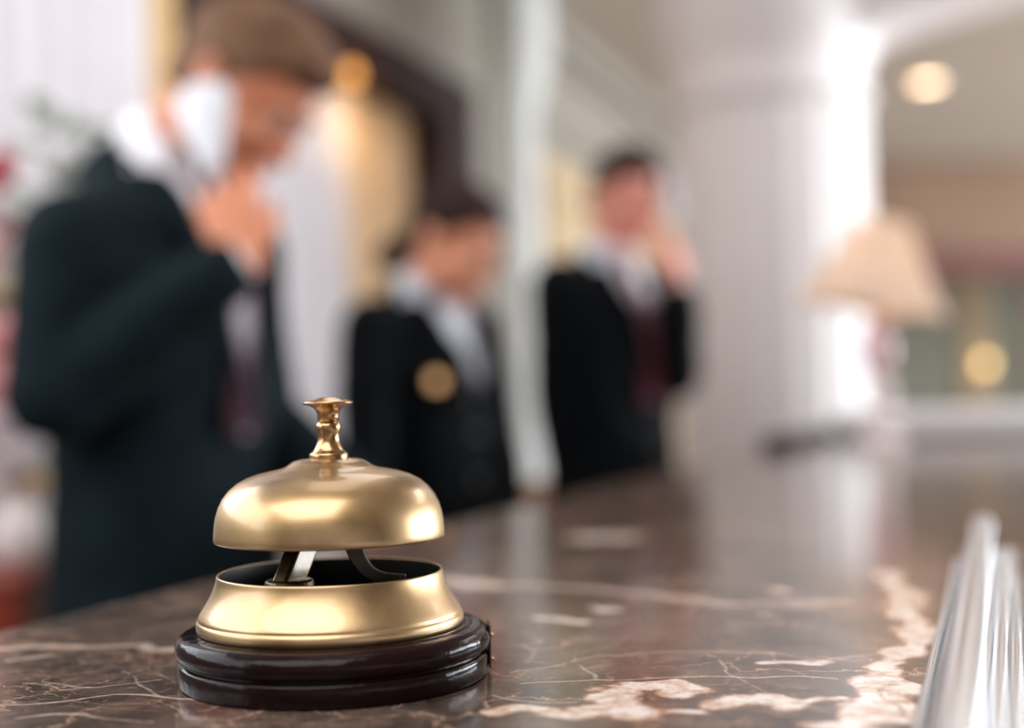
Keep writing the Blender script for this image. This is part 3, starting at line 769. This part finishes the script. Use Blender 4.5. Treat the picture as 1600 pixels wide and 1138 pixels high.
# --- woman, middle
f2 = V((.80,-.60,0)).normalized(); r2 = f2.cross(UP).normalized()
hf, hu = axes(V((.90,-.44,0)).normalized(), 30)
neck2 = at(662, 452, 2.66); chest2 = at(668, 580, 2.66); feet2 = at(675, 800, 2.66)
head2 = at(712, 377, 2.62)
shr = neck2 + r2*.165 - UP*.085; elr = at(570, 745, 2.46); wrr = at(640, 900, 2.42)
shl = neck2 - r2*.165 - UP*.085; ell_ = at(785, 735, 2.80); wrl = at(800, 890, 2.68)
root, inf = person('person with hair in a bun, black blazer, pale blouse and gold badge, looking down', feet2, f2, chest2, neck2, head2, hf, hu,
       (shr, elr, wrr), (shl, ell_, wrl),
       dict(Dd=wrr-elr, Nn=-UP, Sd=-r2, curls=relaxed), dict(Dd=wrl-ell_, Nn=-UP, Sd=r2, curls=relaxed), .93,
       (M['skin2'], M['suit2'], M['shirt_blue'], M['hair2'], None), fem=True, vw=.37, hk=1.14)
bm = bmesh.new(); bcn = at(686, 596, 2.50); box(bm, bcn, (.055,.006,.026), r2, f2, UP); tag(obj('name_badge', bm, M['badge'], root, smooth=False, bevel=.003), 'gold name badge')

# --- man on the phone, far
f3 = V((.62,-.78,0)).normalized(); r3 = f3.cross(UP).normalized()
hf, hu = axes(V((.45,-.89,0)).normalized(), 14, 0)
neck3 = at(948, 400, 3.25); chest3 = at(960, 515, 3.25); feet3 = at(955, 700, 3.25)
head3 = at(980, 308, 3.22)
shr = neck3 + r3*.158 - UP*.09; elr = shr - UP*.27 - f3*.02; wrr = elr + f3*.03 - UP*.24
shl = neck3 - r3*.17 - UP*.09; ell_ = at(1058, 585, 3.20); wrl = at(1062, 440, 3.09)
phT, phB = at(1041, 262, 3.22), at(1057, 352, 3.14)
root, inf = person('person farthest away, black suit with maroon tie, holding a white phone to the ear', feet3, f3, chest3, neck3, head3, hf, hu,
       (shr, elr, wrr), (shl, ell_, wrl),
       dict(Dd=wrr-elr, Nn=-r3, Sd=f3, curls=relaxed), dict(Dd=at(1046,350,3.11)-wrl, Nn=V((-.8,.5,0)), Sd=V((-.3,-.6,.2)), curls=hold, thumb=(.5,.5)), 1.0,
       (M['skin3'], M['suit2'], M['shirt_blue'], M['hair2'], M['tie']), hk=1.06)
bm = bmesh.new(); bcn = at(1022, 498, 3.11); box(bm, bcn, (.05,.008,.022), r3, f3, UP); tag(obj('name_badge', bm, M['button'], root, smooth=False, bevel=.003), 'small dark name badge')
handset('telephone_handset', phT, phB, (V((1,-.2,0))), 'white phone held to the ear of the farthest man with the maroon tie', .056, .028)

# ------------------------------------------------------------------ lamp on the counter
lp = atz(1374, 694, CT)
lamp = empty('table_lamp', lp, 'table lamp with cream four-sided shade and pale stem at the far end of the counter', 'lamp')
LY = lp.y
def hz(py): return at(1374, py, LY).z - CT
bm = bmesh.new(); lathe(bm, smoothprof([(.0,0),(.048,.0),(.05,.008),(.036,.016),(.016,.024)],3)+[(0,.024)], (0,0,0), 40); obj('lamp_base', bm, M['porcelain'], lamp, world=False)
bm = bmesh.new(); lathe(bm, smoothprof([(.012,.022),(.022,.032),(.031,.055),(.022,.078),(.012,.084)],4), (.006,-.01,0), 40); tag(obj('lower_highlight_ball', bm, M['porcelain'], lamp, world=False), 'pale lower ball standing in for a highlight on the lamp foot')  # pale ball shaped in place of the lower specular highlight
bm = bmesh.new(); lathe(bm, smoothprof([(.012,.082),(.022,.092),(.028,.112),(.020,.134),(.012,.140)],4), (.003,-.006,0), 40); tag(obj('upper_highlight_ball', bm, M['porcelain'], lamp, world=False), 'pale upper ball standing in for a highlight on the lamp foot')  # second pale ball, in place of the upper specular highlight
bm = bmesh.new(); lathe(bm, smoothprof([(.011,.138),(.020,.150),(.032,.180),(.030,.215),(.020,.245),(.012,.262)],4)+[(.008,.30),(0,.30)], (0,0,0), 40); tag(obj('stem', bm, M['pinkglass'], lamp, world=False), 'rose tinted stem')
# shade: bell shaped square pyramid
bm = bmesh.new(); zb, zt = hz(487), hz(345); a_half = .112; rows = []
th0 = math.radians(-19.5)
for i in range(9):
    t = i/8; hw = a_half*(1-t)**1.25*.72 + a_half*.28*(1) ; hw = a_half*(.37 + .63*(1-t)**1.15); z = zb+(zt-zb)*t; row = []
    for k in range(4):
        for j in range(8):
            u = -1+2*j/8; x, y = ((u,-1),(1,u),(-u,1),(-1,-u))[k]
            sc = .010*(1-u*u) if i == 0 else 0
            row.append(bm.verts.new(V((x*hw, y*hw, z + sc))))
    rows.append(row)
for x, y in zip(rows, rows[1:]):
    for k in range(32): bm.faces.new((x[k], x[(k+1)%32], y[(k+1)%32], y[k]))
bmesh.ops.rotate(bm, verts=bm.verts, cent=(0,0,0), matrix=Matrix.Rotation(-th0, 3, 'Z'))
bmesh.ops.rotate(bm, verts=bm.verts, cent=(0,0,(zb+zt)/2), matrix=Matrix.Rotation(math.radians(10), 3, 'Y'))
bmesh.ops.translate(bm, verts=bm.verts, vec=(.004,0,0))
me_o = obj('lamp_shade', bm, M['shade'], lamp, world=False, smooth=False); sm = me_o.modifiers.new('t','SOLIDIFY'); sm.thickness = .003
bm = bmesh.new(); tube(bm, [(0,0,.30),(0,0,zt-.01)], [.003,.003], 10); ball(bm, V((.006,0,zt+.008)), .009); obj('harp_rod', bm, M['old_brass'], lamp, world=False)
bm = bmesh.new(); ball(bm, V((0,0,.36)), .022); obj('light_bulb', bm, emit('bulb_glow', (255,228,200), 4), lamp, world=False)

# ------------------------------------------------------------------ chair behind the counter
cpos = at(842, 765, 3.8); cb = V((cpos.x, cpos.y, 0))
cb = cb + NN*.21
ch = empty('office_chair', cb, 'chestnut wooden chair behind the counter, between the person with the bun and the farthest person', 'chair')
X1, Y1 = D, NN
bm = bmesh.new(); box(bm, cb+UP*.46, (.42,.42,.05), X1, Y1); obj('seat', bm, M['chairwood'], ch, smooth=False, bevel=.012)
for i in (-1,1):
    for j in (-1,1):
        bm = bmesh.new(); tube(bm, [cb+X1*i*.18+Y1*j*.18, cb+X1*i*.18+Y1*j*.18+UP*.44], [.016,.02], 12); obj('leg', bm, M['chairwood'], ch)
bm = bmesh.new()
for j in (-1,0,1): tube(bm, [cb-X1*.17*j-Y1*.19+UP*.47, cb-X1*.17*j-Y1*.21+UP*(cpos.z-.03)], [.014,.013], 10)
obj('back_rods', bm, M['chairwood'], ch)
bm = bmesh.new(); box(bm, cb-Y1*.21+UP*(cpos.z-.02), (.2,.028,.1), X1, Y1); obj('back_rail', bm, M['chairwood'], ch, smooth=False, bevel=.012)

# ------------------------------------------------------------------ flowers on a cabinet at the far left
cbq = at(-10, 882, 1.97)
cab = empty('wooden_cabinet', V((cbq.x, cbq.y, 0)), 'red-brown wooden cabinet at the left edge under the vase of flowers', 'cabinet')
bm = bmesh.new(); q = V((cbq.x-.06, cbq.y, 0)); box(bm, q+UP*((cbq.z-.03)/2), (.30,.26,cbq.z-.03)); obj('cabinet_body', bm, M['redwood'], cab, smooth=False, bevel=.006)
bm = bmesh.new(); box(bm, q+UP*(cbq.z-.015), (.32,.28,.03)); obj('cabinet_top', bm, M['redwood'], cab, smooth=False, bevel=.008)
bm = bmesh.new(); box(bm, q+V((0,-.134,(cbq.z)*.48)), (.25,.012,cbq.z*.78)); dr = obj('door', bm, M['redwood'], cab, smooth=False, bevel=.004)
bm = bmesh.new(); ball(bm, q+V((.09,-.146,cbq.z*.55)), .011); obj('door_knob', bm, M['old_brass'], dr)
vp = at(30, 870, 1.95); vp.z = cbq.z
vz = empty('flower_arrangement', vp, 'tall bouquet of pink, white and crimson flowers in a white vase at the left edge', 'flowers')
bm = bmesh.new(); lathe(bm, smoothprof([(.022,.0),(.034,.012),(.042,.04),(.034,.075),(.022,.095),(.026,.112)],4), (0,0,0), 40); obj('vase', bm, M['vase'], vz, world=False)
def blossom(c, rr, m, nm='blossom'):
    bm = bmesh.new()
    for ly, (n, rad, tilt, up) in enumerate(((5,.35,.2,.5),(7,.65,.7,.3),(9,1.0,1.2,.0))):
        for k in range(n):
            a = 2*PI*k/n+ly*.5; d = V((math.cos(a), math.sin(a), 0)); tt = V((-math.sin(a), math.cos(a), 0))
            o = V((d.x*math.sin(tilt), d.y*math.sin(tilt), math.cos(tilt))).normalized(); nn = o.cross(tt)
            ell(bm, c + o*rr*rad*.55 + UP*rr*up*.4, (rr*.34, rr*.5, rr*.09), tt, o, nn, 10, 8)
    ball(bm, c, rr*.4, 10, 8)
    return obj(nm, bm, m, vz)
fl = [(4,262,M['red'],.026),(-8,290,M['red'],.03),(2,365,M['red'],.028),(-14,330,M['whitepetal'],.03),(-22,415,M['pink'],.04),(8,470,M['yellowpetal'],.03),(-20,480,M['leaf'],.03),
      (14,530,M['pink'],.042),(-28,560,M['pink'],.05),(30,585,M['pink'],.045),(-4,615,M['pink'],.05),(44,640,M['pink'],.042),(6,668,M['whitepetal'],.046),
      (50,690,M['whitepetal'],.038),(-30,690,M['whitepetal'],.05),(18,725,M['whitepetal'],.042),(52,768,M['yellowpetal'],.030),(-10,770,M['whitepetal'],.04)]
for px, py, m, rr in fl:
    rr *= 1.2; c = at(px, py, 1.95+random.uniform(-.03,.03)); b_ = blossom(c, rr, m)
    bm = bmesh.new(); v0 = V((vp.x, vp.y, vp.z+.09)); mid = (v0+c)/2 + V((0,.01,0)); tube(bm, [v0, mid, c], [.002]*3, 8); obj('flower_stem', bm, M['leaf'], b_)

pt_ = at(135, 300, 2.35)
plant = empty('potted_plant', V((pt_.x, pt_.y, 0)), 'tall grey-green potted plant in front of the sheer curtain, behind the nearest person', 'plant')
bm = bmesh.new(); lathe(bm, smoothprof([(0,0),(.12,0),(.15,.15),(.165,.34),(.175,.36)],3)+[(.15,.36),(.14,.3),(0,.3)], (0,0,0), 40); obj('pot', bm, M['vase'], plant, world=False)
bm = bmesh.new()
for k in range(3): tube(bm, [(0.02*k-.02,0,.3), (.03*k-.03,.01*k,1.0), (.05*k-.05,-.01*k,1.5)], [.012,.010,.006], 8)
obj('stem', bm, M['leaf'], plant, world=False)
bm = bmesh.new()
for k in range(70):
    h = 1.1+.66*random.random(); a = random.uniform(0, 2*PI); rr = .17*random.random()**.6
    d = V((math.cos(a), math.sin(a), random.uniform(-.1,.7))).normalized(); tt = d.orthogonal().normalized()
    ell(bm, V((math.cos(a)*rr, math.sin(a)*rr, h)), (.042,.017,.003), d, tt, d.cross(tt), 8, 6)
obj('foliage', bm, M['leaf'], plant, world=False)

# ------------------------------------------------------------------ the room
CE = 2.9
def struct(name, bm, m, smooth=False, bevel=0): return obj(name, bm, m, None, smooth=smooth, kind='structure', bevel=bevel)
bm = bmesh.new(); box(bm, (2, 4.5, -.05), (18, 21, .1)); struct('floor', bm, M['floor'])
bm = bmesh.new(); box(bm, (2, 4.5, CE+.05), (18, 21, .1)); struct('ceiling', bm, M['ceil'])
W0 = V((-.23, 4.6, 0))                       # point on the wall behind the staff
def wp(y, z, n=0):                            # point on that wall at world-depth y
    return W0 + D*((y-4.6)/D.y) + NN*n + UP*z
def wallbox(bm, y0, y1, z0, z1, n0, n1):
    a, b = wp(y0, 0), wp(y1, 0); c = (a+b)/2 + UP*((z0+z1)/2) + NN*((n0+n1)/2)
    box(bm, c, ((b-a).length, n1-n0, z1-z0), D, NN)
HB = 2.27
P0, P1 = 3.10, 4.60                           # portal opening
bm = bmesh.new()
wallbox(bm, -6, -.9, 0, CE, -.12, 0); wallbox(bm, -.9, 2.05, 0, 1.45, -.12, 0)
wallbox(bm, -.9, 2.05, 2.8, CE, -.12, 0)
wallbox(bm, 2.05, 2.15, 0, CE, -.12, 0); wallbox(bm, 2.15, 2.92, 0, .35, -.12, 0); wallbox(bm, 2.15, 2.92, 2.7, CE, -.12, 0)
wallbox(bm, 2.92, P0, 0, CE, -.12, 0); wallbox(bm, P0, P1, HB, CE, -.12, 0); wallbox(bm, P1, 14.5, 0, CE, -.12, 0)
struct('wall_left', bm, M['wall'])
bm = bmesh.new(); wallbox(bm, 5.45, 8.4, .0, 2.3, .0, .02); struct('trim_1', bm, M['beige'])
bm = bmesh.new()
for y0 in (5.55, 6.6, 7.6): wallbox(bm, y0, y0+.1, 0, 2.15, .02, .05)
wallbox(bm, 5.5, 8.4, 2.12, 2.22, .02, .06)
struct('trim_2', bm, M['beige'], bevel=.006)
bm = bmesh.new()
for k, (z0, z1, n1) in enumerate(((2.40,2.44,.03),(2.74,2.80,.05),(2.80,2.90,.10))): wallbox(bm, 5.5, 14, z0, z1, 0, n1)
struct('trim_3', bm, M['wall'], bevel=.01)
# dark wooden portal
bm = bmesh.new()
wallbox(bm, P0-.06, P1+.25, HB-.04, HB+.13, -.10, .025); wallbox(bm, P1-.06, P1+.25, 0, HB, -.10, .025); wallbox(bm, P0-.02, P0+.10, 0, HB, -.10, .025)
struct('trim_4', bm, M['wood'], bevel=.008)
bm = bmesh.new(); wallbox(bm, P0-.1, P1+.2, 0, HB+.2, -.4, -.3); struct('wall_recess', bm, M['cream'])
# gilded strip
bm = bmesh.new(); wallbox(bm, 2.925, 3.07, 0, 2.75, .0, .012); struct('trim_5', bm, M['gold'], bevel=.01)
# curtains
def curtain(name, y0, y1, z0, z1, n, amp, waves, m, label, cat='curtain', group=None):
    bm = bmesh.new(); nx, nz = 140, 8; rows = []
    for j in range(nz+1):
        row = []
        for i in range(nx+1):
            t = i/nx; zz = z0+(z1-z0)*j/nz
            o = amp*math.sin(t*waves*2*PI + .5*math.sin(t*9)) * (1 - .35*j/nz)
            row.append(bm.verts.new(wp(y0+(y1-y0)*t, zz, n+o)))
        rows.append(row)
    for x, y in zip(rows, rows[1:]):
        for i in range(nx): bm.faces.new((x[i], x[i+1], y[i+1], y[i]))
    o = obj(name, bm, m); s = o.modifiers.new('t','SOLIDIFY'); s.thickness = .002
    return tag(o, label, cat, group)
curtain('curtain', 2.08, 2.93, .05, 2.8, .035, .018, 8, M['curtain'], 'sheer white curtain at the left edge, behind the nearest person')
curtain('curtain', 3.2, 3.98, .05, HB-.10, -.05, .018, 8, M['curtain'], 'white curtain in the dark wooden doorway behind the nearest person')
curtain('drape', 3.90, 4.50, .05, HB-.04, -.085, .018, 4, M['cream'], 'cream drape beside the white curtain, against the dark wooden post')
# windows
def window(idx, y0, y1, z0, z1, power, color):
    bm = bmesh.new()
    wallbox(bm, y0, y1, z0, z0+.05, -.10, .02); wallbox(bm, y0, y1, z1-.05, z1, -.10, .02)
    n = max(1, round((y1-y0)/1.0))
    for k in range(n+1):
        yy = y0+(y1-y0)*k/n; wallbox(bm, yy-.02, yy+.02, z0, z1, -.09, .01)
    w = struct('window_%d' % idx, bm, M['plaster'], bevel=.004)
    ld = bpy.data.lights.new('daylight', 'AREA'); ld.shape = 'RECTANGLE'
    a, b = wp(y0, 0), wp(y1, 0); ld.size = (b-a).length; ld.size_y = z1-z0; ld.energy = power; ld.color = color
    lo = bpy.data.objects.new('daylight_%d' % idx, ld); C.objects.link(lo)
    c = (a+b)/2 + UP*((z0+z1)/2) - NN*.16
    zax = -NN; xax = D; yax = zax.cross(xax)
    lo.matrix_world = Matrix.Translation(c) @ Matrix((xax, yax, zax)).transposed().to_4x4()
    return w
window(1, -.9, 2.05, 1.45, 2.8, 50, (.88,.94,1))
window(2, 2.15, 2.92, .35, 2.7, 3.5, (.97,.98,1))
# wall pilaster
bm = bmesh.new(); pc = at(800, 600, 5.2); pc.z = 0
lathe(bm, [(.165,0),(.165,.18),(.14,.2),(.13,.24),(.125,2.35),(.135,2.42),(.15,2.47),(.17,2.50),(.17,2.56),(.19,2.6),(.19,2.9)], pc, 96, flute=16, fd=.006)
tag(obj('pilaster', bm, mat('pilaster_plaster', (196,198,196), .6, 0, .03, 3)), 'slender pale grey column rising behind the person with the bun', 'column')
# big fluted column
cc = at(1210, 600, 4.3); cc.z = 0
col = empty('column', cc, 'massive white fluted column behind the lamp', 'column')
bm = bmesh.new(); lathe(bm, [(.325,.2),(.325,2.16)], cc, 240, flute=20, fd=.012); obj('shaft', bm, M['column'], col)
bm = bmesh.new(); lathe(bm, [(0,0),(.40,0),(.40,.1),(.37,.13),(.38,.17),(.34,.21),(.325,.22)], cc, 96); obj('column_base', bm, M['column'], col)
bm = bmesh.new(); lathe(bm, smoothprof([(.325,2.15),(.34,2.17),(.34,2.20),(.328,2.22),(.328,2.26),(.34,2.32),(.352,2.35)],3)+[(.36,2.36),(.36,2.44),(.38,2.5),(.38,CE-.001)], cc, 96); obj('capital', bm, M['column'], col)
# arched header running right from the column
bm = bmesh.new(); rows = []
ad = NN; aw = .34; n = 40
for i in range(n+1):
    t = i/n; x = .30 + t*2.6
    zz = 2.33 + .24*math.sqrt(max(0, 1-((1-t)**2)))*1.0 if t < 1 else 2.64
    c = cc + ad*x
    rows.append([bm.verts.new(c - D*aw/2 + UP*zz), bm.verts.new(c + D*aw/2 + UP*zz), bm.verts.new(c + D*aw/2 + UP*(CE-.001)), bm.verts.new(c - D*aw/2 + UP*(CE-.001))])
for x, y in zip(rows, rows[1:]):
    for k in range(4): bm.faces.new((x[k], x[(k+1)%4], y[(k+1)%4], y[k]))
bm.faces.new(rows[0]); bm.faces.new(rows[-1][::-1])
struct('trim_6', bm, M['plaster'])
# far hall on the right
bm = bmesh.new(); box(bm, (6.2, 9.3, (CE+2.16)/2), (9, .2, CE-2.16)); struct('trim_7', bm, M['brownwall'])
bm = bmesh.new(); box(bm, (6.2, 9.24, 2.13), (9, .34, .14)); struct('trim_8', bm, M['redtrim'])
bm = bmesh.new(); box(bm, (5, 12.5, CE/2), (12, .12, CE)); struct('wall_back', bm, M['olive'])
bm = bmesh.new()
for x in (2.6, 3.6, 4.3, 5.0, 6.2): box(bm, (x+.9, 12.42, 1.15), (.28, .06, 2.3))
struct('trim_9', bm, M['beige'])
bm = bmesh.new(); box(bm, (9.2, 4.5, CE/2), (.12, 17, CE))
bm.free(); bm = bmesh.new()
box(bm, (8.2, -2.25, CE/2), (.12, 7.5, CE)); box(bm, (8.2, 10.5, CE/2), (.12, 4.2, CE)); box(bm, (8.2, 4.95, .3), (.12, 6.9, .6)); box(bm, (8.2, 4.95, 2.8), (.12, 6.9, .2))
struct('wall_right', bm, M['wall'])
bm = bmesh.new()
for k in range(7): box(bm, (8.18, 1.53+k*1.14, 1.65), (.06,.05,2.1))
for z in (.63, 1.65, 2.67): box(bm, (8.18, 4.95, z), (.06,6.9,.05))
struct('window_3', bm, M['plaster'])
def area(name, loc, direction, sx, sy, power, color):
    ld = bpy.data.lights.new(name, 'AREA'); ld.shape = 'RECTANGLE'; ld.size = sx; ld.size_y = sy; ld.energy = power; ld.color = color
    lo = bpy.data.objects.new(name, ld); C.objects.link(lo); lo.location = loc
    lo.rotation_euler = V(direction).to_track_quat('-Z', 'Y').to_euler(); return lo
area('daylight_right', (8.35, 4.95, 1.65), (-1,0,0), 6.8, 2.1, 800, (.89,.95,1))
bm = bmesh.new(); box(bm, (2, -5.5, CE/2), (14, .12, CE)); struct('wall_front', bm, M['plaster'])
# ceiling lamps
dl = at(1449, 131, 6.9)
def downlight(x, y, first=[None]):
    if first[0] is None:
        r_ = empty('ceiling_downlight', (x, y, CE), 'round warm recessed downlight in the ceiling right of the white column', 'ceiling light')
        bm = bmesh.new(); lathe(bm, [(.072,.0),(.092,.0),(.094,-.006),(.088,-.010),(.072,-.008)], (0,0,0), 48); obj('rim', bm, M['plaster'], r_, world=False)
        bm = bmesh.new(); lathe(bm, [(0,-.0075),(.066,-.0075),(.066,-.002),(0,-.002)], (0,0,0), 48); obj('diffuser', bm, emit('downlight_glow', (255,214,172), 6), r_, world=False)
        first[0] = r_; return r_
downlight(dl.x, dl.y)
# soft overhead fill lights, added without fittings to brighten lobby, counter and column
area('added_fill_light', (-.8, -1.3, CE-.02), (0,0,-1), 2.6, 2.4, 80, (1,.98,.96))
area('added_fill_light', (2.5, 3.4, CE-.02), (0,0,-1), 1.8, 1.8, 36, (1,.98,.96))
area('added_fill_light', (-.1, 2.2, CE-.02), (0,0,-1), .7, 3.2, 11, (1,.97,.94))
area('added_fill_light', (3.8, 8.0, CE-.02), (0,0,-1), 3, 1.6, 3.5, (1,.88,.76))
# warm lamp inside the portal
pl = bpy.data.lights.new('portal_lamp', 'POINT'); pl.energy = 2.5; pl.color = (1,.62,.26); pl.shadow_soft_size = .04
po = bpy.data.objects.new('portal_lamp', pl); C.objects.link(po); po.location = wp(3.98, 2.14, .08)
pl.shadow_soft_size = .02; pl.energy = 1.5
gl = at(548, 116, 3.86)
dlm = empty('doorway_lamp', gl, 'small glowing orange lamp under the dark wooden beam of the doorway', 'lamp')
bm = bmesh.new(); ball(bm, V((0,0,0)), .026); obj('glass_globe', bm, emit('orange_glow', (255,176,84), 1.0), dlm, world=False)
bm = bmesh.new(); tube(bm, [(0,0,.02),(0,0,.05),(-.03,.02,.07)], [.008,.006,.006], 10); obj('bracket', bm, M['old_brass'], dlm, world=False)
# wall lamp far right
wl = at(1548, 567, 12.2)
sc_ = empty('wall_lamp', (wl.x, 12.41, wl.z), 'small glowing amber wall lamp on the far back wall at the right', 'lamp')
bm = bmesh.new(); box(bm, (0,0,-.04), (.06,.06,.14)); obj('bracket', bm, M['old_brass'], sc_, world=False, smooth=False, bevel=.005)
bm = bmesh.new(); ball(bm, V((0,-.08,.0)), .05); obj('glass_globe', bm, emit('amber_glow', (255,214,140), 3), sc_, world=False)

w = bpy.data.worlds.new('world'); S.world = w; w.use_nodes = True
w.node_tree.nodes['Background'].inputs[0].default_value = (.9,.95,1,1); w.node_tree.nodes['Background'].inputs[1].default_value = .6
